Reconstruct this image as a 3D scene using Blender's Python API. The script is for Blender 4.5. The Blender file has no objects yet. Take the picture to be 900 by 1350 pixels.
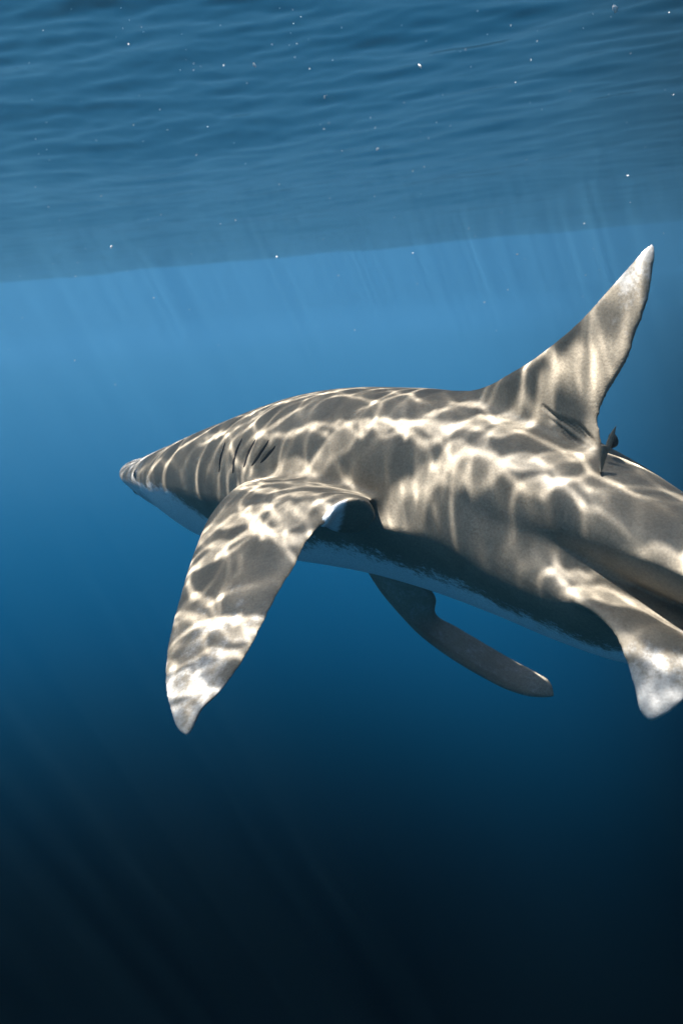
import bpy, math, random
import numpy as np
from mathutils import Vector, Matrix
from mathutils.bvhtree import BVHTree

random.seed(7)
rng = np.random.default_rng(11)
SC = bpy.context.scene
COL = SC.collection
R = math.radians

# ------------------------------------------------------------------ camera
cam_d = bpy.data.cameras.new('camera')
cam = bpy.data.objects.new('camera', cam_d)
COL.objects.link(cam)
cam_d.sensor_fit = 'HORIZONTAL'
cam_d.sensor_width = 36.0
cam_d.lens = 42.4
cam_d.clip_start = 0.02
cam_d.clip_end = 2000
CAM_POS = Vector((0, 0, -1.0))
cam.matrix_world = Matrix.Translation(CAM_POS) @ Matrix.Rotation(R(90 - 16.3), 4, 'X') @ Matrix.Rotation(R(-5.2), 4, 'Z')
SC.camera = cam
cam_d.dof.use_dof = True
cam_d.dof.focus_distance = 1.15
cam_d.dof.aperture_fstop = 8.5

# ------------------------------------------------------------------ light
DEEP = [(0.0, (0.05, 0.22, 0.455)), (0.03, (0.054, 0.225, 0.4459)), (0.05, (0.057, 0.22, 0.4277)), (0.08, (0.042, 0.172, 0.3276)),
        (0.13, (0.03, 0.142, 0.27755)), (0.2, (0.019, 0.112, 0.22932)), (0.28, (0.006, 0.078, 0.17472)), (0.36, (0.0018, 0.055, 0.13195)),
        (0.43, (0.0009, 0.038, 0.09373)), (0.49, (0.0006, 0.024, 0.05733)), (0.55, (0.0004, 0.0125, 0.02912)), (0.61, (0.0003, 0.005, 0.01183)),
        (0.67, (0.0002, 0.0016, 0.00364)), (0.74, (0.0001, 0.0004, 0.00091)), (1.0, (0.0001, 0.0002, 0.00046))]
DEEP_GAIN = 1.0
SUN_EL, SUN_AZ = 70.0, 246.0           # where the sunbeams come from under water (azimuth clockwise from +Y)
EXPOSURE = 0.75
sd = Vector((math.sin(R(SUN_AZ)) * math.cos(R(SUN_EL)), math.cos(R(SUN_AZ)) * math.cos(R(SUN_EL)), math.sin(R(SUN_EL))))
sun_d = bpy.data.lights.new('sun', 'SUN')
sun_d.energy = 5.0
sun_d.angle = R(0.25)
sun_d.color = (1.0, 0.995, 0.985)
sun = bpy.data.objects.new('sun', sun_d)
COL.objects.link(sun)
sun.rotation_euler = sd.to_track_quat('Z', 'Y').to_euler()
sun.location = sd * 30

w = bpy.data.worlds.new('World')
SC.world = w
w.use_nodes = True
nt = w.node_tree
nt.nodes.clear()
def N(nt, t, **kw):
    n = nt.nodes.new(t)
    for k, v in kw.items():
        if k.startswith('i_'):
            n.inputs[k[2:].replace('_', ' ')].default_value = v
        else:
            setattr(n, k, v)
    return n
def ramp(nt, stops, interp='LINEAR'):
    n = nt.nodes.new('ShaderNodeValToRGB')
    n.color_ramp.interpolation = interp
    e = n.color_ramp.elements
    while len(e) > 1:
        e.remove(e[-1])
    e[0].position, e[0].color = stops[0][0], (*stops[0][1], 1)
    for p, c in stops[1:]:
        k = e.new(p)
        k.color = (*c, 1)
    return n
def math_(nt, op, a, b=None, c=None, clamp=False):
    n = nt.nodes.new('ShaderNodeMath')
    n.operation = op
    n.use_clamp = clamp
    for i, v in enumerate((a, b, c)):
        if v is None:
            continue
        if isinstance(v, (int, float)):
            n.inputs[i].default_value = v
        else:
            nt.links.new(v, n.inputs[i])
    return n.outputs[0]

sky = N(nt, 'ShaderNodeTexSky', sky_type='NISHITA', sun_disc=False)
sky.sun_elevation = R(SUN_EL)
sky.sun_rotation = R(SUN_AZ)
bg_sky = N(nt, 'ShaderNodeBackground', i_Strength=0.1)
nt.links.new(sky.outputs[0], bg_sky.inputs['Color'])
# open water in every direction below the surface: bright near the horizon, black towards the deep
tc = N(nt, 'ShaderNodeTexCoord')
sx = N(nt, 'ShaderNodeSeparateXYZ')
nt.links.new(tc.outputs['Generated'], sx.inputs[0])
down = math_(nt, 'MULTIPLY', math_(nt, 'SUBTRACT', math_(nt, 'MULTIPLY', sx.outputs['X'], 0.34), 1.0), sx.outputs['Z'])
deep = ramp(nt, DEEP, 'B_SPLINE')
nt.links.new(down, deep.inputs['Fac'])
# the water is brighter ahead, slightly to the left
flat = N(nt, 'ShaderNodeVectorMath', operation='MULTIPLY')
flat.inputs[1].default_value = (1, 1, 0)
nt.links.new(tc.outputs['Generated'], flat.inputs[0])
bearing = N(nt, 'ShaderNodeVectorMath', operation='NORMALIZE')
nt.links.new(flat.outputs[0], bearing.inputs[0])
gx = N(nt, 'ShaderNodeVectorMath', operation='DOT_PRODUCT')
nt.links.new(bearing.outputs[0], gx.inputs[0])
gx.inputs[1].default_value = Vector((math.sin(R(-9)), math.cos(R(-9)), 0.0))
glow = N(nt, 'ShaderNodeMapRange', interpolation_type='SMOOTHSTEP', clamp=True)
glow.inputs['From Min'].default_value = 0.78
glow.inputs['From Max'].default_value = 0.97
glow.inputs['To Min'].default_value = 0.06
glow.inputs['To Max'].default_value = 1.0
nt.links.new(gx.outputs['Value'], glow.inputs['Value'])
# added fill lobe behind the camera, lightens the shaded belly and flank
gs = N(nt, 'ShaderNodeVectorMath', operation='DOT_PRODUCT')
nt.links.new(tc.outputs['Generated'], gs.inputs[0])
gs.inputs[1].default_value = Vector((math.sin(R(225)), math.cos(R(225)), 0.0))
belly_fill = N(nt, 'ShaderNodeMapRange', interpolation_type='SMOOTHSTEP', clamp=True)
belly_fill.inputs['From Min'].default_value = -0.1
belly_fill.inputs['From Max'].default_value = 1.0
belly_fill.inputs['To Max'].default_value = 2.1
nt.links.new(gs.outputs['Value'], belly_fill.inputs['Value'])
glow_sum = math_(nt, 'ADD', glow.outputs[0], belly_fill.outputs[0])
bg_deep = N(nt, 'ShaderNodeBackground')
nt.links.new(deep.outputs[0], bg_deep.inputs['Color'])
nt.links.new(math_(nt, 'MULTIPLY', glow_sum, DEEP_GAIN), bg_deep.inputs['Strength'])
above = N(nt, 'ShaderNodeMapRange', clamp=True)
above.inputs['From Min'].default_value = 0.06
above.inputs['From Max'].default_value = 0.16
nt.links.new(sx.outputs['Z'], above.inputs['Value'])
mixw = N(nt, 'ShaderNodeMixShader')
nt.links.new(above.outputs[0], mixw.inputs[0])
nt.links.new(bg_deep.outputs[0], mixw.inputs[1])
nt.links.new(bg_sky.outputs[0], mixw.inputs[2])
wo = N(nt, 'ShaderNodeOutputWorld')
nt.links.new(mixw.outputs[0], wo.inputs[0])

SC.view_settings.view_transform = 'Standard'
SC.view_settings.look = 'None'
SC.view_settings.exposure = EXPOSURE
SC.view_settings.gamma = 1.0
SC.view_settings.use_curve_mapping = False
SC.render.engine = 'CYCLES'
cy = SC.cycles
cy.use_denoising = True
cy.denoiser = 'OPENIMAGEDENOISE'
cy.max_bounces = 6
cy.diffuse_bounces = 2
cy.glossy_bounces = 3
cy.transmission_bounces = 3
cy.transparent_max_bounces = 8
cy.volume_bounces = 1
cy.caustics_reflective = False
cy.caustics_refractive = False
cy.sample_clamp_indirect = 6.0

# ------------------------------------------------------------------ measured shapes, shark space in metres: (back from snout, left, up)
STN = [(0.000, 0.0170, 0.0150, 0.0030), (0.003, 0.0245, 0.0060, 0.0115), (0.006, 0.0285, 0.0020, 0.0165), (0.012, 0.0340, -0.0030, 0.0230), (0.035, 0.0460, -0.0140, 0.0380), (0.070, 0.0575, -0.0215, 0.0540), (0.110, 0.0640, -0.0235, 0.0740), (0.160, 0.0705, -0.0270, 0.0930), (0.220, 0.0882, -0.0524, 0.1100), (0.280, 0.1033, -0.0708, 0.1220), (0.360, 0.1228, -0.1025, 0.1350), (0.450, 0.1461, -0.1065, 0.1450), (0.550, 0.1688, -0.1082, 0.1530), (0.650, 0.1915, -0.1056, 0.1580), (0.750, 0.2093, -0.1008, 0.1580), (0.850, 0.2161, -0.0981, 0.1530), (0.950, 0.2150, -0.1005, 0.1430), (1.050, 0.2100, -0.1080, 0.1300), (1.150, 0.1937, -0.1212, 0.1150), (1.250, 0.1592, -0.1368, 0.1000), (1.330, 0.1219, -0.1417, 0.0880), (1.420, 0.0728, -0.1282, 0.0750)]
PEC_L_LEAD = [(0.7536, 0.1159, 0.0970), (0.7731, 0.1608, 0.0857), (0.7790, 0.1855, 0.0858), (0.7932, 0.2240, 0.0760), (0.8156, 0.2678, 0.0579), (0.8425, 0.3055, 0.0366), (0.8696, 0.3396, 0.0165), (0.9045, 0.3785, -0.0072), (0.9428, 0.4184, -0.0305), (0.9785, 0.4502, -0.0495), (1.0197, 0.4780, -0.0682), (1.0542, 0.4932, -0.0804), (1.0894, 0.5037, -0.0897), (1.1073, 0.5044, -0.0907)]
PEC_L_TRAIL = [(1.0085, 0.0916, 0.0710), (1.0547, 0.1442, 0.0828), (1.0794, 0.1808, 0.0952), (1.0706, 0.1989, 0.1010), (1.0615, 0.2160, 0.0941), (1.0519, 0.2352, 0.0745), (1.0483, 0.2597, 0.0561), (1.0495, 0.2838, 0.0318), (1.0626, 0.3253, 0.0095), (1.0768, 0.3675, -0.0187), (1.0868, 0.3944, -0.0356), (1.0968, 0.4290, -0.0519), (1.1049, 0.4549, -0.0602), (1.1065, 0.4797, -0.0666), (1.1080, 0.4945, -0.0802), (1.1073, 0.5044, -0.0907)]
LOBE_UP = [(1.0468, 0.2360, 0.0720), (1.0556, 0.2314, 0.0811), (1.0644, 0.2182, 0.0960), (1.0751, 0.2027, 0.1023), (1.0839, 0.1873, 0.0978), (1.0824, 0.1740, 0.0866), (1.0703, 0.1598, 0.0691)]
LOBE_LOW = [(1.0375, 0.2264, 0.0673), (1.0159, 0.2026, 0.0539), (1.0139, 0.1808, 0.0411), (1.0269, 0.1631, 0.0378), (1.0391, 0.1549, 0.0415), (1.0533, 0.1551, 0.0509), (1.0703, 0.1598, 0.0691)]
PEC_R_LEAD = [(0.7562, -0.0467, -0.0359), (0.7822, -0.0652, -0.1336), (0.7955, -0.0767, -0.1713), (0.8145, -0.0950, -0.2144), (0.8362, -0.1172, -0.2572), (0.8605, -0.1441, -0.2954), (0.8848, -0.1720, -0.3296), (0.9171, -0.2103, -0.3702), (0.9443, -0.2434, -0.4007), (0.9740, -0.2831, -0.4231), (0.9944, -0.3141, -0.4287)]
PEC_R_TRAIL = [(0.9045, -0.0674, -0.0716), (0.8855, -0.1107, -0.1512), (0.8750, -0.1368, -0.1762), (0.8612, -0.1585, -0.2026), (0.8414, -0.1721, -0.2311), (0.8209, -0.2502, -0.2998), (0.8389, -0.2897, -0.3382), (0.8626, -0.3096, -0.3612), (0.9082, -0.3240, -0.3838), (0.9487, -0.3222, -0.3897), (0.9801, -0.3224, -0.4042), (0.9944, -0.3141, -0.4287)]
DOR_LEAD = [(1.0303, 0.0000, 0.1944), (1.0907, 0.0000, 0.2094), (1.1141, 0.0000, 0.2123), (1.1362, 0.0000, 0.2144), (1.1589, -0.0000, 0.2199), (1.1809, 0.0000, 0.2294), (1.2224, 0.0000, 0.2476), (1.2613, 0.0000, 0.2693), (1.2986, -0.0000, 0.2938), (1.3334, 0.0000, 0.3227), (1.3655, -0.0000, 0.3491), (1.3822, -0.0000, 0.3627), (1.3911, 0.0000, 0.3678)]
DOR_TRAIL = [(1.3224, 0.0000, 0.1029), (1.3211, 0.0000, 0.1388), (1.3180, 0.0000, 0.1573), (1.3162, -0.0000, 0.1696), (1.3216, 0.0000, 0.1881), (1.3304, 0.0000, 0.2032), (1.3513, 0.0000, 0.2324), (1.3615, 0.0000, 0.2493), (1.3668, 0.0000, 0.2661), (1.3787, 0.0000, 0.2904), (1.3877, 0.0000, 0.3172), (1.3908, 0.0000, 0.3393), (1.3921, -0.0000, 0.3590), (1.3911, 0.0000, 0.3678)]
PEL_LEAD = [(1.2063, 0.1015, 0.0101), (1.2604, 0.1105, 0.0054), (1.2835, 0.1123, -0.0009), (1.3380, 0.1162, -0.0143), (1.3788, 0.1200, -0.0267), (1.4028, 0.1286, -0.0408), (1.4126, 0.1326, -0.0565), (1.4252, 0.1403, -0.0742), (1.4343, 0.1473, -0.0917), (1.4420, 0.1525, -0.1082), (1.4475, 0.1520, -0.1157), (1.4530, 0.1499, -0.1193)]
PEL_TRAIL = [(1.2155, 0.0782, 0.0413), (1.2660, 0.0842, 0.0347), (1.2968, 0.0783, 0.0160), (1.3273, 0.0725, -0.0021), (1.3568, 0.0670, -0.0176), (1.3851, 0.0619, -0.0308), (1.4158, 0.0611, -0.0414), (1.4407, 0.0532, -0.0571), (1.4833, 0.0545, -0.0689), (1.5144, 0.0531, -0.0790), (1.5018, 0.0783, -0.0836), (1.4897, 0.0955, -0.0903), (1.4733, 0.1207, -0.1035), (1.4625, 0.1378, -0.1137), (1.4530, 0.1499, -0.1193)]
FLAP_A_LEAD = [(1.3273, 0.0120, 0.1378), (1.3331, 0.0120, 0.1527), (1.3390, 0.0120, 0.1620), (1.3447, 0.0120, 0.1685)]
FLAP_A_TRAIL = [(1.3342, 0.0100, 0.1377), (1.3382, 0.0100, 0.1488), (1.3416, 0.0100, 0.1590), (1.3435, 0.0100, 0.1681)]
FLAP_B_LEAD = [(1.3411, 0.0400, 0.1513), (1.3385, 0.0400, 0.1386), (1.3382, 0.0400, 0.1277), (1.3390, 0.0400, 0.1178)]
FLAP_B_TRAIL = [(1.3447, 0.0300, 0.1477), (1.3421, 0.0300, 0.1367), (1.3377, 0.0300, 0.1264), (1.3328, 0.0300, 0.1151)]
KNOB = [(1.3292, -0.0040, 0.1457)]
ABDOMEN_END = [(1.25, .085, -.1354, .112), (1.33, .020, -.1411, .110), (1.38, -.020, -.138, .100), (1.44, -.062, -.130, .074), (1.50, -.085, -.112, .028)]
TAIL_STOCK = [(1.02, .165, -.01, .095), (1.10, .1985, -.02, .108), (1.15, .1923, -.028, .106), (1.25, .1578, -.036, .099), (1.33, .1214, -.036, .088), (1.42, .0725, -.046, .073), (1.55, .040, -.072, .062),
        (1.75, .000, -.078, .048), (1.95, -.025, -.080, .036), (2.1, -.035, -.085, .030), (2.22, -.045, -.09, .022), (2.3, -.055, -.08, .010)]
UNDER = {'pectoral': -1, 'pectoral_far': 0, 'pelvic': 0}
MID = ([0, .3, .5, .7, .9, 1.12, 1.2, 1.3, 1.5], [.66, .68, .64, .52, .48, .48, .46, .52, .55])     # height of the widest point, and squareness below it
NL = ([0, .35, .7, .9, 1.5], [1.6, 1.4, 1.45, 1.3, 1.3])
CREASES = [[(1.2440, 0.0107, 0.1903), (1.2581, 0.0096, 0.1787), (1.2779, 0.0076, 0.1653), (1.2954, 0.0061, 0.1522), (1.3088, 0.0051, 0.1402)], [(1.2516, 0.0103, 0.1758), (1.2680, 0.0095, 0.1625), (1.2884, 0.0087, 0.1496), (1.3058, 0.0071, 0.1395)], [(1.2633, 0.0091, 0.1777), (1.2781, 0.0075, 0.1700), (1.2916, 0.0060, 0.1596), (1.3028, 0.0048, 0.1484), (1.3103, 0.0040, 0.1410)], [(1.2680, 0.0096, 0.1616), (1.2838, 0.0098, 0.1506), (1.3008, 0.0090, 0.1407)], [(1.2803, 0.0072, 0.1729), (1.2918, 0.0059, 0.1653), (1.3019, 0.0045, 0.1540), (1.3091, 0.0035, 0.1446)], [(1.2609, 0.0102, 0.1654), (1.2740, 0.0110, 0.1544), (1.2919, 0.0113, 0.1436)]]
GILLS = [[(0.6721, 0.1276, 0.1464), (0.6735, 0.1393, 0.1303), (0.6749, 0.1483, 0.1123), (0.6777, 0.1524, 0.1001)], [(0.7233, 0.1264, 0.1545), (0.7199, 0.1375, 0.1386), (0.7183, 0.1468, 0.1198), (0.7211, 0.1531, 0.1006)], [(0.7657, 0.1277, 0.1553), (0.7592, 0.1362, 0.1425), (0.7537, 0.1444, 0.1263), (0.7522, 0.1496, 0.1125)], [(0.8026, 0.1277, 0.1550), (0.7957, 0.1343, 0.1449), (0.7856, 0.1417, 0.1311), (0.7735, 0.1480, 0.1161)], [(0.8247, 0.1317, 0.1472), (0.8155, 0.1361, 0.1400), (0.8056, 0.1410, 0.1308), (0.7964, 0.1451, 0.1219)]]
EYE_AT = (0.2960, 0.1221, 0.0641)
NOSTRIL_AT = (0.1992, 0.0837, 0.0062)
MID_ABD = ([0, .3, .5, .7, .9, 1.12, 1.2, 1.25, 1.33, 1.38, 1.5], [.66, .68, .64, .52, .48, .48, .50, .58, .72, .85, .8])
BIG_SPECKS = [((0.494, 1.408, -0.639), 0.0042, 'largest white fleck, drifting under the dark ripples in the upper right corner'),
    ((0.128, 1.627, -0.779), 0.0026, 'bright round speck drifting under the ripples at the top centre'),
    ((-0.086, 1.677, -0.609), 0.0024, 'bright speck drifting high up, left of the top centre'),
    ((0.221, 1.669, -0.638), 0.0026, 'bright elongated speck drifting high up, right of the top centre'),
    ((-0.408, 1.695, -0.904), 0.0022, 'bright speck drifting at the left where the ripples fade out'),
    ((-0.082, 1.681, -0.952), 0.0018, 'pale speck drifting just below the fading ripples above the shark head')]

# ------------------------------------------------------------------ helpers
def tag(o, label=None, cat=None, group=None, kind=None):
    for k, v in (('label', label), ('category', cat), ('group', group), ('kind', kind)):
        if v:
            o[k] = v
    return o
def mesh_obj(name, verts, faces, mat=None, parent=None, smooth=True):
    me = bpy.data.meshes.new(name)
    me.from_pydata([tuple(v) for v in verts], [], [tuple(f) for f in faces])
    if smooth:
        me.polygons.foreach_set('use_smooth', np.ones(len(me.polygons), bool))
    if mat:
        me.materials.append(mat)
    o = bpy.data.objects.new(name, me)
    COL.objects.link(o)
    if parent:
        o.parent = parent
    return o
def new_mat(name):
    m = bpy.data.materials.new(name)
    m.use_nodes = True
    nt = m.node_tree
    nt.nodes.clear()
    out = nt.nodes.new('ShaderNodeOutputMaterial')
    return m, nt, out
def simple_mat(name, col, rough=.5, spec=.3):
    m, nt, out = new_mat(name)
    b = N(nt, 'ShaderNodeBsdfPrincipled')
    b.inputs['Base Color'].default_value = (*col, 1)
    b.inputs['Roughness'].default_value = rough
    b.inputs['Specular IOR Level'].default_value = spec
    no = N(nt, 'ShaderNodeTexNoise')
    no.inputs['Scale'].default_value = 160
    no.inputs['Detail'].default_value = 4
    bp = N(nt, 'ShaderNodeBump')
    bp.inputs['Strength'].default_value = .25
    bp.inputs['Distance'].default_value = .002
    nt.links.new(no.outputs[0], bp.inputs['Height'])
    nt.links.new(bp.outputs[0], b.inputs['Normal'])
    nt.links.new(b.outputs[0], out.inputs[0])
    return m

# ------------------------------------------------------------------ the sea surface
# a periodic random wave field; its own refraction of the sunlight gives the focusing (caustic) map
WL, WN = 2.8, 1400
def wave_field():
    kx = np.fft.fftfreq(WN, WL / WN) * 2 * np.pi
    KX, KY = np.meshgrid(kx, kx)
    K = np.hypot(KX, KY)
    K[0, 0] = 1
    lam = 2 * np.pi / K
    th = np.arctan2(KY, KX)
    amp = K ** -2.2 * np.exp(-(0.021 / lam) ** 2) * np.exp(-(lam / 0.60) ** 2)
    amp = amp * (0.18 + np.abs(np.cos(th - R(62))) ** 3)
    amp[0, 0] = 0
    ph = rng.normal(size=K.shape) + 1j * rng.normal(size=K.shape)
    H = amp * ph
    h = np.fft.ifft2(H).real
    gx = np.fft.ifft2(1j * KX * H).real
    gy = np.fft.ifft2(1j * KY * H).real
    s = SLOPE / math.sqrt((gx ** 2 + gy ** 2).mean())
    return h * s, gx * s, gy * s, K
SLOPE = 0.17
hgt, hgx, hgy, KK = wave_field()
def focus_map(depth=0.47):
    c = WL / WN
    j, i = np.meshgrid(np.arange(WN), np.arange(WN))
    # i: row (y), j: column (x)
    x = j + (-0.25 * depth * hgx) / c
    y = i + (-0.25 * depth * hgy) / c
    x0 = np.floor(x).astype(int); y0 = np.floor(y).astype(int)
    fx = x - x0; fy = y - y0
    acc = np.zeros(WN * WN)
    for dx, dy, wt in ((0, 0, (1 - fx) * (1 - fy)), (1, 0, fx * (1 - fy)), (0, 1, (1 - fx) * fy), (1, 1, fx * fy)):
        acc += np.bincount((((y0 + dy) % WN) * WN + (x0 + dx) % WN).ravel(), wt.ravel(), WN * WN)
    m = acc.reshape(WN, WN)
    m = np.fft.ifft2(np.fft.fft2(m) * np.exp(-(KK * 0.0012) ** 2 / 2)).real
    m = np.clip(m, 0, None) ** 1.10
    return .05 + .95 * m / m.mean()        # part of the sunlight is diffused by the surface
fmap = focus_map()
print('focus map: mean %.2f p50 %.2f p95 %.2f max %.2f' % (fmap.mean(), np.median(fmap), np.percentile(fmap, 95), fmap.max()))
def sample(g, x, y):
    u = (x / WL * WN) % WN; v = (y / WL * WN) % WN
    x0 = np.floor(u).astype(int); y0 = np.floor(v).astype(int)
    fx = u - x0; fy = v - y0
    x1 = (x0 + 1) % WN; y1 = (y0 + 1) % WN
    x0 %= WN; y0 %= WN
    return g[y0, x0] * (1 - fx) * (1 - fy) + g[y0, x1] * fx * (1 - fy) + g[y1, x0] * (1 - fx) * fy + g[y1, x1] * fx * fy
def stretched(a, b, lo, hi, st, gr):
    mid = np.arange(a, b + st / 2, st)
    up, p, d = [], b, st
    while p < hi:
        d *= gr; p += d; up.append(p)
    dn, p, d = [], a, st
    while p > lo:
        d *= gr; p -= d; dn.append(p)
    return np.array(dn[::-1] + list(mid) + up)
def make_sea():
    xs = stretched(-1.12, 0.15, -40, 40, .0034, 1.023)
    ys = stretched(0.42, 1.92, -20, 36, .0034, 1.0165)
    X, Y = np.meshgrid(xs, ys)
    Z = .34 * sample(hgt, X, Y) + .20 * sample(hgt, X * .43 + Y * .11 + 2.1, Y * .43 - X * .11 + 1.3) / .44 + .13 * sample(hgt, X * .17 - Y * .06 + .7, Y * .17 + X * .06 + 3.1) / .18
    Z = Z + .022 * np.sin(.92 * X + .55 * Y + .4) + .018 * np.sin(-.45 * X + 1.15 * Y + 1.9) + .014 * np.sin(1.6 * X + .9 * Y)
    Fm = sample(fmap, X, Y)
    # away from here broad light shafts are painted into the map as slow noise
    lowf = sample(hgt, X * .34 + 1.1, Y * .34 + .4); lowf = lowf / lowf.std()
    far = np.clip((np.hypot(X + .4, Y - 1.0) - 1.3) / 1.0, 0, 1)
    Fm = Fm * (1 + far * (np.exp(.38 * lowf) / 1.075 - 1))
    n, m = X.shape
    co = np.stack([X, Y, Z], -1).reshape(-1, 3).astype(np.float32)
    idx = np.arange(n * m).reshape(n, m)
    q = np.stack([idx[:-1, :-1], idx[:-1, 1:], idx[1:, 1:], idx[1:, :-1]], -1).reshape(-1, 4)
    me = bpy.data.meshes.new('sea_surface')
    me.vertices.add(len(co)); me.vertices.foreach_set('co', co.ravel())
    me.loops.add(q.size); me.loops.foreach_set('vertex_index', q.ravel().astype(np.int32))
    me.polygons.add(len(q)); me.polygons.foreach_set('loop_start', np.arange(0, q.size, 4, dtype=np.int32))
    me.update(calc_edges=True)
    me.polygons.foreach_set('use_smooth', np.ones(len(q), bool))
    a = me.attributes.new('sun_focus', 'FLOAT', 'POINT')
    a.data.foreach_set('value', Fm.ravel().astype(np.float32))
    o = bpy.data.objects.new('sea_surface', me)
    COL.objects.link(o)
    tag(o, 'rippled underside of the sea surface, dark blue', None, None, 'structure')
    m_, nt, out = new_mat('sea_water_surface')
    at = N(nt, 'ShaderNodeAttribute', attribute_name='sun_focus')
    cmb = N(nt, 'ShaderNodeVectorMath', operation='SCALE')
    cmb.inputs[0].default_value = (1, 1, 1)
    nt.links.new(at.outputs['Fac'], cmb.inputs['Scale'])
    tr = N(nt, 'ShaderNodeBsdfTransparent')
    nt.links.new(cmb.outputs[0], tr.inputs['Color'])  # caustic light pattern painted into the transparency, masks the sun lamp
    gl = N(nt, 'ShaderNodeBsdfGlossy')
    gl.inputs['Roughness'].default_value = .11
    gl.inputs['Color'].default_value = (.66, .63, .61, 1)
    fr = N(nt, 'ShaderNodeFresnel')
    fr.inputs['IOR'].default_value = 1.333
    mx = N(nt, 'ShaderNodeMixShader')
    nt.links.new(fr.outputs[0], mx.inputs[0])
    nt.links.new(tr.outputs[0], mx.inputs[1])
    nt.links.new(gl.outputs[0], mx.inputs[2])
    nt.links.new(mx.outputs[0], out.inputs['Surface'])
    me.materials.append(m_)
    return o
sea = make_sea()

# ------------------------------------------------------------------ the water itself
def make_haze():
    x0, x1, y0, y1, z0, z1 = -45, 45, -24, 42, -2.2, 0.6
    v = [(x, y, z) for z in (z0, z1) for y in (y0, y1) for x in (x0, x1)]
    f = [(0, 2, 3, 1), (4, 5, 7, 6), (0, 1, 5, 4), (2, 6, 7, 3), (0, 4, 6, 2), (1, 3, 7, 5)]
    m, nt, out = new_mat('sea_water_body')
    pv = N(nt, 'ShaderNodeVolumePrincipled')
    pv.inputs['Color'].default_value = (*HAZE_COL, 1)
    pv.inputs['Density'].default_value = HAZE_DENS
    pv.inputs['Anisotropy'].default_value = HAZE_G
    nt.links.new(pv.outputs[0], out.inputs['Volume'])
    o = mesh_obj('haze', v, f, m, smooth=False)
    tag(o, 'clear blue sea water filling the whole scene', None, None, 'stuff')
    return o
HAZE_COL, HAZE_DENS, HAZE_G = (.24, .64, .90), .036, .60
make_haze()

# ------------------------------------------------------------------ the shark
NOSE = np.array([-0.51706638, 1.95515127, -1.43979375])
AX_F = np.array([-0.64134409, 0.76518362, -0.05631862])      # towards the snout
AX_L = np.array([-0.76640001, -0.64236362, 0.0])             # the shark's left
AX_U = np.array([-0.03617703, 0.04316259, 0.99841285])
def W3(p):                                                   # shark space (back from snout, left, up) -> world
    p = np.asarray(p, float)
    return NOSE - p[..., :1] * AX_F + p[..., 1:2] * AX_L + p[..., 2:3] * AX_U
def S3(p):
    d = np.asarray(p, float) - NOSE
    return np.stack([-(d @ AX_F), d @ AX_L, d @ AX_U], -1)

def hermite(x, xs, ys):
    xs = np.asarray(xs, float); ys = np.asarray(ys, float)
    d = np.gradient(ys, xs)
    i = np.clip(np.searchsorted(xs, x) - 1, 0, len(xs) - 2)
    h = xs[i + 1] - xs[i]; t = (x - xs[i]) / h
    return (2*t**3-3*t**2+1)*ys[i] + (t**3-2*t**2+t)*h*d[i] + (-2*t**3+3*t**2)*ys[i+1] + (t**3-t**2)*h*d[i+1]
ABD = np.array([r for r in STN if r[0] < 1.2] + ABDOMEN_END)
TUB = np.array(TAIL_STOCK)
def tail_swing(s):
    return -0.16 * np.clip(s - 1.55, 0, None) ** 2
def shape_of(T, s):
    return hermite(s, T[:, 0], T[:, 1]), hermite(s, T[:, 0], T[:, 2]), np.maximum(hermite(s, T[:, 0], T[:, 3]), .003)
def body_shape(s):
    ta, ba, wa = shape_of(ABD, np.clip(s, 0, ABD[-1, 0])); tt, bt, wt = shape_of(TUB, np.clip(s, TUB[0, 0], TUB[-1, 0]))
    k = np.clip((s - 1.15) / .1, 0, 1)
    e = np.clip((s - 1.38) / .14, 0, 1)
    return ta * (1 - k) + np.maximum(ta, tt) * k, ba * (1 - e) + bt * e, wa * (1 - e) + wt * e
def tube_mesh(T, ns=420, na=128, mid=None, nu=2.3, nl=None):
    s = np.linspace(T[0, 0], T[-1, 0], ns)
    t, b, wd = shape_of(T, s)
    mf = np.interp(s, *mid) if mid else np.full(ns, .5)
    nlo = np.interp(s, *nl) if nl else np.full(ns, nu)
    a = np.linspace(0, 2 * np.pi, na, endpoint=False)
    c, sn = np.cos(a), np.sin(a)
    ex = np.where(sn[None] >= 0, nu, nlo[:, None])
    cx = np.sign(c)[None] * np.abs(c)[None] ** (2 / ex); cyy = np.sign(sn)[None] * np.abs(sn)[None] ** (2 / ex)
    m = b + (t - b) * mf
    y = m[:, None] + np.where(sn[None] >= 0, (t - m)[:, None], (m - b)[:, None]) * cyy
    P = np.stack([np.repeat(s[:, None], na, 1), wd[:, None] * cx + tail_swing(s)[:, None], y], -1).reshape(-1, 3)
    F = []
    for i in range(ns - 1):
        for k in range(na):
            k2 = (k + 1) % na
            F.append((i * na + k, (i + 1) * na + k, (i + 1) * na + k2, i * na + k2))
    F.append(tuple(range(na))); F.append(tuple((ns - 1) * na + k for k in range(na - 1, -1, -1)))
    return P, F
def body_mesh():
    P, F = tube_mesh(ABD, 420, 128, MID_ABD, 2.25, NL)
    P2, F2 = tube_mesh(TUB, 200, 96, ([1.0, 1.25, 1.33, 1.42, 1.7], [.5, .54, .60, .66, .5]), 2.2, ([1.0, 1.5, 1.8], [1.35, 1.35, 2.0]))
    return np.concatenate([P, P2]), F + [tuple(i + len(P) for i in q) for q in F2]

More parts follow.
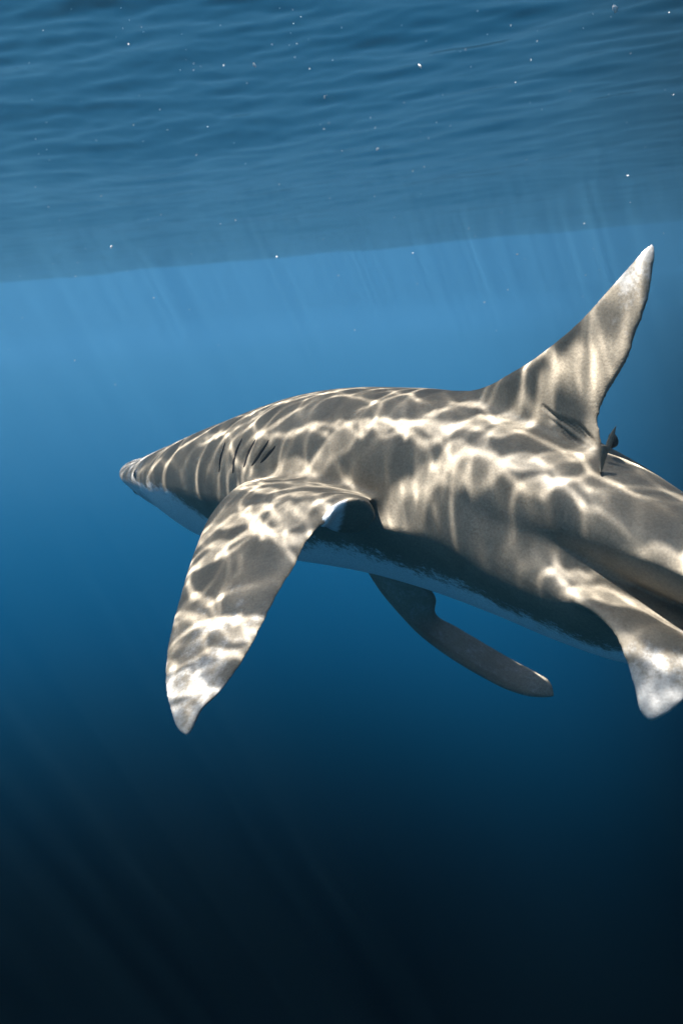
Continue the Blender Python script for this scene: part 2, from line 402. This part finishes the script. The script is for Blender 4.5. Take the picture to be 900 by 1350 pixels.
def resample(pts, n, pw=1.0):
    p = np.asarray(pts, float)
    d = np.r_[0, np.cumsum(np.linalg.norm(np.diff(p, axis=0), axis=1))]; d /= d[-1]
    v = np.linspace(0, 1, n) ** pw
    return np.stack([hermite(v, d, p[:, k]) for k in range(3)], -1)
def fin_mesh(lead, trail, thick=.018, edge=.0034, nspan=110, nch=36, camber=0.0, tiptaper=.7, flip=1, wave=0.0, ragged=0.0, seed=1):
    L = resample(lead, nspan); T = resample(trail, nspan)
    v = np.linspace(0, 1, nspan)
    r2 = np.random.default_rng(seed)
    if ragged:
        T = T + (r2.normal(size=(nspan, 1)) * ragged * (v[:, None] > .12) * (v[:, None] < .97)) * ((T - L) / (np.linalg.norm(T - L, axis=1, keepdims=True) + 1e-6))
    M = (L + T) / 2
    C = T - L; cl = np.linalg.norm(C, axis=1, keepdims=True)
    Sd = np.gradient(M, axis=0)
    nv = np.cross(C, Sd); nv /= np.linalg.norm(nv, axis=1, keepdims=True) + 1e-12
    for k in range(nspan - 5, nspan):
        nv[k] = nv[nspan - 6]
    nv *= flip
    u = (1 - np.cos(np.linspace(0, np.pi, nch))) / 2
    prof = 1.6 * np.sqrt(u) * (1 - u) ** 1.0
    th = thick * (1 - tiptaper * v) * np.clip(cl[:, 0] / cl[0, 0] * 1.4, 0.05, 1)
    V = []; data = []
    for side in (1, -1):
        uu = u if side == 1 else u[::-1][1:-1]
        pp = prof if side == 1 else prof[::-1][1:-1]
        hh = th[:, None] * pp[None] + np.minimum(edge, cl * .3) * np.minimum(1, np.sin(np.pi * np.clip(uu, .02, .98)) * 4)[None]
        cam_ = camber * cl * np.sin(np.pi * uu)[None]
        P = L[:, None] + C[:, None] * uu[None, :, None] + nv[:, None] * (side * hh + cam_)[..., None]
        V.append(P); data.append(np.stack([np.repeat(v[:, None], len(uu), 1), np.repeat(uu[None], nspan, 0), np.full((nspan, len(uu)), float(side))], -1))
    V = np.concatenate(V, 1); D = np.concatenate(data, 1)
    na = V.shape[1]
    F = []
    for i in range(nspan - 1):
        for k in range(na):
            k2 = (k + 1) % na
            F.append((i * na + k, (i + 1) * na + k, (i + 1) * na + k2, i * na + k2))
    F.append(tuple(range(na))); F.append(tuple((nspan - 1) * na + k for k in range(na - 1, -1, -1)))
    return V.reshape(-1, 3), F, D.reshape(-1, 3)

FINS = []            # (name, verts, faces, data)
def add_fin(name, *a, **k):
    FINS.append((name,) + fin_mesh(*a, **k))
add_fin('pectoral', PEC_L_LEAD, PEC_L_TRAIL, thick=.020, ragged=0, seed=3, camber=.03)
add_fin('lobe', LOBE_UP, LOBE_LOW, thick=.003, nspan=50, tiptaper=.2)
add_fin('pectoral_far', PEC_R_LEAD, PEC_R_TRAIL, thick=.012, ragged=0, seed=4)
add_fin('dorsal', DOR_LEAD, DOR_TRAIL, thick=.022, ragged=0, seed=5, tiptaper=.75)
add_fin('pelvic', PEL_LEAD, PEL_TRAIL, thick=.013, ragged=0, seed=6)
mir = lambda pts: [(s, -l * .9, u_) for s, l, u_ in pts]
add_fin('pelvic', mir(PEL_LEAD), mir(PEL_TRAIL), thick=.013)
cz = lambda pts: [(s, float(tail_swing(np.array(s))), u_) for s, u_ in pts]
add_fin('caudal', cz([(2.02, -.05), (2.2, .02), (2.5, .2), (2.78, .37)]), cz([(2.2, -.12), (2.36, -.03), (2.57, .12), (2.78, .37)]), thick=.016)
add_fin('caudal', cz([(2.02, -.07), (2.18, -.2), (2.36, -.33)]), cz([(2.26, -.05), (2.3, -.16), (2.36, -.33)]), thick=.014)
add_fin('second_dorsal', cz([(1.75, -.02), (1.83, .05), (1.9, .07)]), cz([(1.9, -.04), (1.89, .02), (1.9, .07)]), thick=.010)
add_fin('anal', cz([(1.76, -.08), (1.84, -.15), (1.91, -.17)]), cz([(1.9, -.07), (1.89, -.12), (1.91, -.17)]), thick=.010)

def build_shark():
    bv, bf = body_mesh()
    V = [W3(bv)]; F = list(bf); off = len(bv)
    fv, ff, fd, fid = [], [], [], []
    for k, (nm, v, f, d) in enumerate(FINS):
        V.append(W3(v)); F += [tuple(i + off for i in q) for q in f]; off += len(v)
        o2 = sum(len(x) for x in fv)
        fv.append(W3(v)); ff += [tuple(i + o2 for i in q) for q in f]; fd.append(d); fid.append(np.full(len(v), k))
    raw = mesh_obj('raw', np.concatenate(V), F)
    md = raw.modifiers.new('r', 'REMESH'); md.mode = 'VOXEL'; md.voxel_size = VOX; md.use_smooth_shade = True
    dg = bpy.context.evaluated_depsgraph_get()
    me = bpy.data.meshes.new_from_object(raw.evaluated_get(dg))
    rme = raw.data
    bpy.data.objects.remove(raw); bpy.data.meshes.remove(rme)
    nv = len(me.vertices)
    co = np.empty(nv * 3, np.float32); me.vertices.foreach_get('co', co); co = co.reshape(-1, 3).astype(float)
    ed = np.empty(len(me.edges) * 2, np.int32); me.edges.foreach_get('vertices', ed); ed = ed.reshape(-1, 2)
    print('shark verts', nv)
    FV = np.concatenate(fv); FD = np.concatenate(fd); FI = np.concatenate(fid)
    bvh_f = BVHTree.FromPolygons([tuple(p) for p in FV], ff)
    bvh_b = BVHTree.FromPolygons([tuple(p) for p in W3(bv)], bf)
    # nearest fin data, distance to body
    df = np.full(nv, 9.); fk = np.full(nv, -1); dat = np.zeros((nv, 3)); db = np.full(nv, 9.)
    first = np.array([q[0] for q in ff])
    for i in range(nv):
        loc, no, ix, d = bvh_f.find_nearest(co[i], .06)
        if ix is not None:
            df[i] = d; q = first[ix]; fk[i] = FI[q]; dat[i] = FD[q]
            l2, n2, i2, d2 = bvh_b.find_nearest(co[i], .06)
            if i2 is not None:
                db[i] = d2
        else:
            db[i] = 0
    deg = np.bincount(ed.ravel(), minlength=nv).astype(float)
    def lap(x, wt, it):
        for _ in range(it):
            s_ = np.stack([np.bincount(ed[:, 0], x[ed[:, 1], c], nv) + np.bincount(ed[:, 1], x[ed[:, 0], c], nv) for c in range(3)], -1)
            x = x + wt[:, None] * (s_ / deg[:, None] - x)
        return x
    sp0 = S3(co)
    joint = np.exp(-(np.maximum(df, db) / .011) ** 2)
    lobe = np.isin(fk, [k for k, f in enumerate(FINS) if f[0] in ('lobe', 'flap')])
    joint[lobe] *= .25
    co = lap(co, np.clip(joint, 0, 1) * .8, 60)
    co = lap(co, np.full(nv, .5), 3)
    s0 = S3(co)
    fold = np.clip(1 - np.abs(s0[:, 0] - 1.27) / .15, 0, 1) * np.clip(1 - np.abs(s0[:, 2] - .0) / .12, 0, 1) * (np.abs(s0[:, 1]) > .04) * (df > .004)
    co = lap(co, np.clip(fold * 2, 0, 1) * .7, 70)
    edge_w = np.where((fk >= 0) & (df < db), np.clip((dat[:, 1] - .80) / .15, 0, 1) * np.clip((.93 - dat[:, 0]) / .06, 0, 1), 0)
    co = lap(co, edge_w * .6, 14)
    return me, co, ed, df, db, fk, dat
VOX = .0024
me, co, ed, df, db, fk, dat = build_shark()
sp = S3(co)

# carved lines: gill slits, mouth, skin folds (points in shark space)
def carve(polys, width, depth, nrm, sel):
    idx = np.where(sel)[0]
    p = sp[idx]
    best = np.full(len(idx), 9.); taper = np.ones(len(idx))
    for poly in polys:
        poly = np.asarray(poly, float)
        n = len(poly) - 1
        for k in range(n):
            a, b = poly[k], poly[k + 1]
            ab = b - a
            t = np.clip(((p - a) @ ab) / (ab @ ab), 0, 1)
            d = np.linalg.norm(p - a - t[:, None] * ab, axis=1)
            g = (k + t) / n
            tp = np.sin(np.pi * np.clip(g * .9 + .05, 0, 1)) ** .6
            m = d < best
            best[m] = d[m]; taper[m] = tp[m]
    amt = np.exp(-(best / width) ** 2) * taper
    co[idx] -= nrm[idx] * (depth * amt)[:, None]
    full = np.zeros(len(sp)); full[idx] = amt
    return full
me.vertices.foreach_set('co', co.ravel().astype(np.float32)); me.update()
nrm = np.empty(len(co) * 3, np.float32); me.vertices.foreach_get('normal', nrm); nrm = nrm.reshape(-1, 3)
def smooth_gills():
    out = []
    for g in GILLS:
        out.append(resample(g, 12))
    return out
slit_shade = carve(smooth_gills(), .0050, .007, nrm, (sp[:, 0] > .6) & (sp[:, 0] < .9) & (sp[:, 1] > .08))
me.vertices.foreach_set('co', co.ravel().astype(np.float32)); me.update()

crease = carve([resample(g, 14) for g in CREASES], .0026, .005, nrm, (sp[:, 0] > 1.2) & (sp[:, 0] < 1.34) & (sp[:, 1] > -.002) & (sp[:, 2] > .12))
me.vertices.foreach_set('co', co.ravel().astype(np.float32)); me.update()
slit_shade = np.maximum(slit_shade, crease * .8)

# colouring masks of the skin
t_, b_, w_ = body_shape(np.clip(sp[:, 0], 0, TUB[-1, 0]))
frac = (sp[:, 2] - b_) / np.maximum(t_ - b_, .01)
bnd = np.interp(sp[:, 0], [0, .3, .36, .415, .49, .56, .62, .72, .85, .95, 1.05, 1.15, 1.35, 1.6, 2.6], [.66, .66, .66, .64, .56, .38, .24, .16, .27, .28, .23, .22, .19, .18, .3])
belly = np.clip(.5 + (bnd - frac) / .26, 0, 1)
tip = np.zeros(len(co))
isfin = (df < db) & (fk >= 0)
names = np.array([f[0] for f in FINS])
fn = np.where(fk >= 0, names[np.clip(fk, 0, None)], '')
v, u, side = dat.T
def setm(m, val, arr):
    arr[m] = val[m] if isinstance(val, np.ndarray) else val
for nm, t0, t1 in (('pectoral', .46, 1.25), ('pectoral_far', .9, 1.3), ('dorsal', .62, 1.1), ('pelvic', .60, .95), ('caudal', .7, 1.0)):
    m = isfin & (fn == nm)
    tip[m] = np.clip((v[m] - t0) / (t1 - t0), 0, 1)
tip = np.maximum(tip, .45 * np.clip((.345 - sp[:, 0]) / .05, 0, 1) * (~isfin))  # sunlit highlight painted onto the snout tip
rim = 1 - np.clip(np.minimum(u, 1 - u) * 7, 0, 1)
finw = np.clip(db / .02, 0, 1) * isfin
under = np.zeros(len(co))
for nm, sgn in (('pectoral', UNDER['pectoral']), ('pectoral_far', UNDER['pectoral_far']), ('pelvic', UNDER['pelvic'])):
    m = isfin & (fn == nm) & (side == sgn)
    under[m] = 1
under[isfin & (fn == 'pectoral_far')] = .38
m = isfin & (fn == 'lobe')
under[m] = 1
belly = np.where(finw > .5, under * np.clip(1.05 - rim * .9, 0, 1), belly)
m = isfin & (fn == 'lobe'); belly[m] = np.clip(.66 - np.clip(v[m] - .36, 0, 1) * 4, 0.15, 1)
for nm, arr in (('belly', belly), ('white_tip_glint', tip), ('fin', finw), ('slit_shade', slit_shade)):
    a = me.attributes.new(nm, 'FLOAT', 'POINT')
    a.data.foreach_set('value', arr.astype(np.float32))

def skin_material():
    m, nt, out = new_mat('shark_skin')
    L = nt.links.new
    tc = N(nt, 'ShaderNodeTexCoord')
    def noise(scale, det=4, rough=.55, dist=0.0):
        n = N(nt, 'ShaderNodeTexNoise')
        n.inputs['Scale'].default_value = scale; n.inputs['Detail'].default_value = det; n.inputs['Roughness'].default_value = rough
        n.inputs['Distortion'].default_value = dist
        L(tc.outputs['Object'], n.inputs['Vector'])
        return n.outputs[0]
    def attr(nm):
        return N(nt, 'ShaderNodeAttribute', attribute_name=nm).outputs['Fac']
    def mix(f, a, b):
        n = N(nt, 'ShaderNodeMix', data_type='RGBA')
        for s_, v_ in ((0, f), (6, a), (7, b)):
            if isinstance(v_, tuple): n.inputs[s_].default_value = (*v_, 1)
            elif isinstance(v_, (int, float)): n.inputs[s_].default_value = v_
            else: L(v_, n.inputs[s_])
        return n.outputs[2]
    def rng_(val, a, b, c=0., d=1.):
        n = N(nt, 'ShaderNodeMapRange', interpolation_type='SMOOTHSTEP', clamp=True)
        for k, x in (('From Min', a), ('From Max', b), ('To Min', c), ('To Max', d)):
            n.inputs[k].default_value = x
        L(val, n.inputs['Value'])
        return n.outputs[0]
    big, mid, fine, speck = noise(9, 5), noise(38, 5, .6), noise(320, 3, .7), noise(150, 6, .8)
    back = mix(rng_(big, .3, .7), BACK_A, BACK_B)
    back = mix(math_(nt, 'MULTIPLY', rng_(mid, .35, .7), .35), back, BACK_C)
    # belly: pale, its border broken into blotches and specks
    bn = math_(nt, 'ADD', math_(nt, 'MULTIPLY', math_(nt, 'SUBTRACT', mid, .5), .9), math_(nt, 'MULTIPLY', math_(nt, 'SUBTRACT', speck, .5), 1.2))
    bn = math_(nt, 'MULTIPLY', bn, math_(nt, 'SUBTRACT', 1.0, math_(nt, 'MULTIPLY', attr('fin'), .75)))
    bsum = math_(nt, 'ADD', attr('belly'), bn)
    col = mix(rng_(bsum, .34, .70), back, BELLY)
    # white fin tips and the painted snout highlight, with dark specks
    tsum = math_(nt, 'ADD', attr('white_tip_glint'), math_(nt, 'MULTIPLY', math_(nt, 'SUBTRACT', mid, .5), 1.3))
    tsum = math_(nt, 'ADD', tsum, math_(nt, 'MULTIPLY', math_(nt, 'SUBTRACT', speck, .5), .9))
    col = mix(rng_(tsum, .25, .75), col, WHITE)
    col = mix(math_(nt, 'MULTIPLY', math_(nt, 'MULTIPLY', rng_(speck, .60, .68), attr('fin')), .55), col, (.05, .045, .04))
    # fine grain of the skin
    hv = N(nt, 'ShaderNodeMix', data_type='RGBA', blend_type='MULTIPLY')
    hv.inputs[0].default_value = 1.0
    L(col, hv.inputs[6])
    g = N(nt, 'ShaderNodeCombineColor')
    gr = rng_(fine, .25, .75, .78, 1.18)
    for k in range(3): L(gr, g.inputs[k])
    L(g.outputs[0], hv.inputs[7])
    col = mix(rng_(attr('slit_shade'), .45, .9), hv.outputs[2], (.012, .010, .010))  # shade inside gill slits and skin folds painted near black
    b = N(nt, 'ShaderNodeBsdfPrincipled')
    L(col, b.inputs['Base Color'])
    b.inputs['Roughness'].default_value = .55
    b.inputs['Specular IOR Level'].default_value = .18
    bp = N(nt, 'ShaderNodeBump')
    bp.inputs['Strength'].default_value = .22
    bp.inputs['Distance'].default_value = .0018
    hsum = math_(nt, 'ADD', fine, math_(nt, 'MULTIPLY', mid, 1.2))
    L(hsum, bp.inputs['Height'])
    L(bp.outputs[0], b.inputs['Normal'])
    L(b.outputs[0], out.inputs['Surface'])
    return m
BACK_A, BACK_B, BACK_C, BELLY, WHITE = (.172, .143, .104), (.228, .192, .143), (.122, .099, .071), (.74, .76, .76), (.38, .36, .33)
me.materials.clear()
me.materials.append(skin_material())
me.name = 'shark'
shark = bpy.data.objects.new('shark', me)
COL.objects.link(shark)
# origin at mid body
org = W3(np.array([.9, 0, .05]))
co2 = np.empty(len(me.vertices) * 3, np.float32); me.vertices.foreach_get('co', co2)
me.vertices.foreach_set('co', (co2.reshape(-1, 3) - org).ravel().astype(np.float32)); me.update()
shark.location = org
tag(shark, 'grey brown whitetip shark dappled with sunlight, gliding under the waves', 'shark')

def child(name, verts, faces, mat, parent=None):
    return mesh_obj(name, np.asarray(verts) - org, faces, mat, parent or shark)

# surface frames on the finished skin, for small parts that sit in it
from mathutils.kdtree import KDTree
_left = np.where((sp[:, 1] > -.01) & (sp[:, 0] < 1.5))[0]
kd = KDTree(len(_left))
wco = co
for i in _left:
    kd.insert(Vector(wco[i]), int(i))
kd.balance()
vn = np.empty(len(me.vertices) * 3, np.float32); me.vertices.foreach_get('normal', vn); vn = vn.reshape(-1, 3)
def on_skin(p):
    hits = kd.find_n(Vector(W3(np.asarray(p, float))), 8)
    ix = [h[1] for h in hits]
    n = vn[ix].mean(0); n = n / np.linalg.norm(n)
    return wco[ix].mean(0), n
DARK = simple_mat('dark_opening_shade', (.012, .010, .010), .7, .1)  # near-black stands in for the shade deep in slits and nostril
def slit_part(name, path, wid, sink, mat):
    p = resample(path, 14)
    fr = [on_skin(q) for q in p]
    P = np.array([f[0] for f in fr]); Nn = np.array([f[1] for f in fr])
    for _ in range(3):
        P[1:-1] = (P[:-2] + P[1:-1] * 2 + P[2:]) / 4
    T = np.gradient(P, axis=0); T /= np.linalg.norm(T, axis=1, keepdims=True)
    B = np.cross(T, Nn); B /= np.linalg.norm(B, axis=1, keepdims=True)
    V, F, na = [], [], 8
    for i in range(len(P)):
        t = math.sin(math.pi * (.04 + .92 * i / (len(P) - 1))) ** .45
        for k in range(na):
            a = 2 * math.pi * k / na
            V.append(P[i] + Nn[i] * (-sink + math.sin(a) * .0022 * t) + B[i] * math.cos(a) * wid * t)
    for i in range(len(P) - 1):
        for k in range(na):
            F.append((i * na + k, i * na + (k + 1) % na, (i + 1) * na + (k + 1) % na, (i + 1) * na + k))
    F.append(tuple(range(na))[::-1]); F.append(tuple((len(P) - 1) * na + k for k in range(na)))
    return child(name, V, F, mat)
for g, wd in zip(GILLS, (.0050, .0056, .0052, .0044, .0040)):
    slit_part('gill_slit', g, wd, .0006, DARK)

def blob(r, seg=14, rings_=9, sq=(1, 1, 1)):
    V, F = [], []
    for i in range(rings_ + 1):
        th = math.pi * i / rings_
        for k in range(seg):
            a = 2 * math.pi * k / seg
            V.append((r * sq[0] * math.sin(th) * math.cos(a), r * sq[1] * math.sin(th) * math.sin(a), r * sq[2] * math.cos(th)))
    for i in range(rings_):
        for k in range(seg):
            F.append((i * seg + k, (i + 1) * seg + k, (i + 1) * seg + (k + 1) % seg, i * seg + (k + 1) % seg))
    return np.array(V), F
def frame_of(n):
    q = Vector(n).to_track_quat('Z', 'Y').to_matrix()
    return np.array(q)
# eye, set in the side of the snout
ep, en = on_skin(EYE_AT)
Mx = frame_of(en)
v_, f_ = blob(.0095, sq=(1, 1.15, .62))
eye = child('eye', v_ @ Mx.T + ep - en * .0022, f_, simple_mat('eye_rim', (.10, .105, .11), .3, .5))
v_, f_ = blob(.0062, sq=(1, 1.2, .5))
child('pupil', v_ @ Mx.T + ep + en * .0016, f_, simple_mat('pupil_black', (.006, .006, .008), .12, .6), eye)
np_, nn_ = on_skin(NOSTRIL_AT)
v_, f_ = blob(.0045, sq=(1, 1.9, .5))
child('nostril', v_ @ frame_of(nn_).T + np_, f_, DARK)
# torn rags of the dorsal fin's free rear tip
for ld, tr in ((FLAP_A_LEAD, FLAP_A_TRAIL), (FLAP_B_LEAD, FLAP_B_TRAIL)):
    v_, f_, _ = fin_mesh(ld, tr, thick=.0036, edge=.0008, nspan=24, nch=10, tiptaper=.8)
    child('torn_fin_rag', W3(v_), f_, me.materials[0])
# dark scrap of torn skin behind the dorsal fin
v_, f_ = blob(.0075, sq=(.8, 1.0, 1.25))
v_ = v_ * (1 + .15 * np.sin(v_[:, :1] * 300 + v_[:, 2:] * 220))
child('torn_fin_scrap', v_ + W3(np.array(KNOB[0])), f_, simple_mat('dark_skin_scrap', (.03, .027, .024), .6, .2))

# ------------------------------------------------------------------ specks drifting in the water
speck_m = simple_mat('pale_speck', (.88, .88, .86), .5, .4)
def speck_mesh(r, seed):
    r3 = np.random.default_rng(seed)
    v, f = blob(r, 6, 4, sq=(1, .7 + .5 * r3.random(), .9 + 1.3 * r3.random()))
    return v * (1 + .25 * r3.normal(size=(len(v), 1)) * .5), f
protos = []
for k in range(6):
    v_, f_ = speck_mesh(1.0, 40 + k)
    mm = bpy.data.meshes.new('drifting_speck'); mm.from_pydata([tuple(p) for p in v_], [], f_); mm.materials.append(speck_m); mm.update()
    protos.append(mm)
Fw = np.array(cam.matrix_world.to_3x3())
def seen(p):
    d = (np.array(p) - np.array(CAM_POS)) @ Fw
    return d[2] < -.5 and abs(d[0] / -d[2]) < .42 and abs(d[1] / -d[2]) < .63
def speck(loc, r, label):
    o = bpy.data.objects.new('drifting_speck', protos[random.randrange(6)])
    COL.objects.link(o)
    o.location = loc
    o.scale = (r, r, r)
    o.rotation_euler = (random.uniform(0, 6.3), random.uniform(0, 6.3), random.uniform(0, 6.3))
    tag(o, label, 'speck', 'pale specks drifting in the water')
    return o
for loc, r, label in BIG_SPECKS:
    speck(loc, r, label)
n = 0
while n < 150:
    p = (random.uniform(-1.4, 1.4), random.uniform(1.1, 3.4), -.15 - random.random() ** 1.6 * 1.25)
    if not seen(p) or (p[2] < -1.0 and random.random() < .55):
        continue
    s3 = S3(np.array(p))
    if -.1 < s3[0] < 1.7 and abs(s3[1]) < .55 and s3[2] < .42:
        continue
    speck(p, random.choice((.0008, .0009, .0011, .0012, .0015, .0019)), 'tiny pale speck drifting in the blue water under the surface')
    n += 1
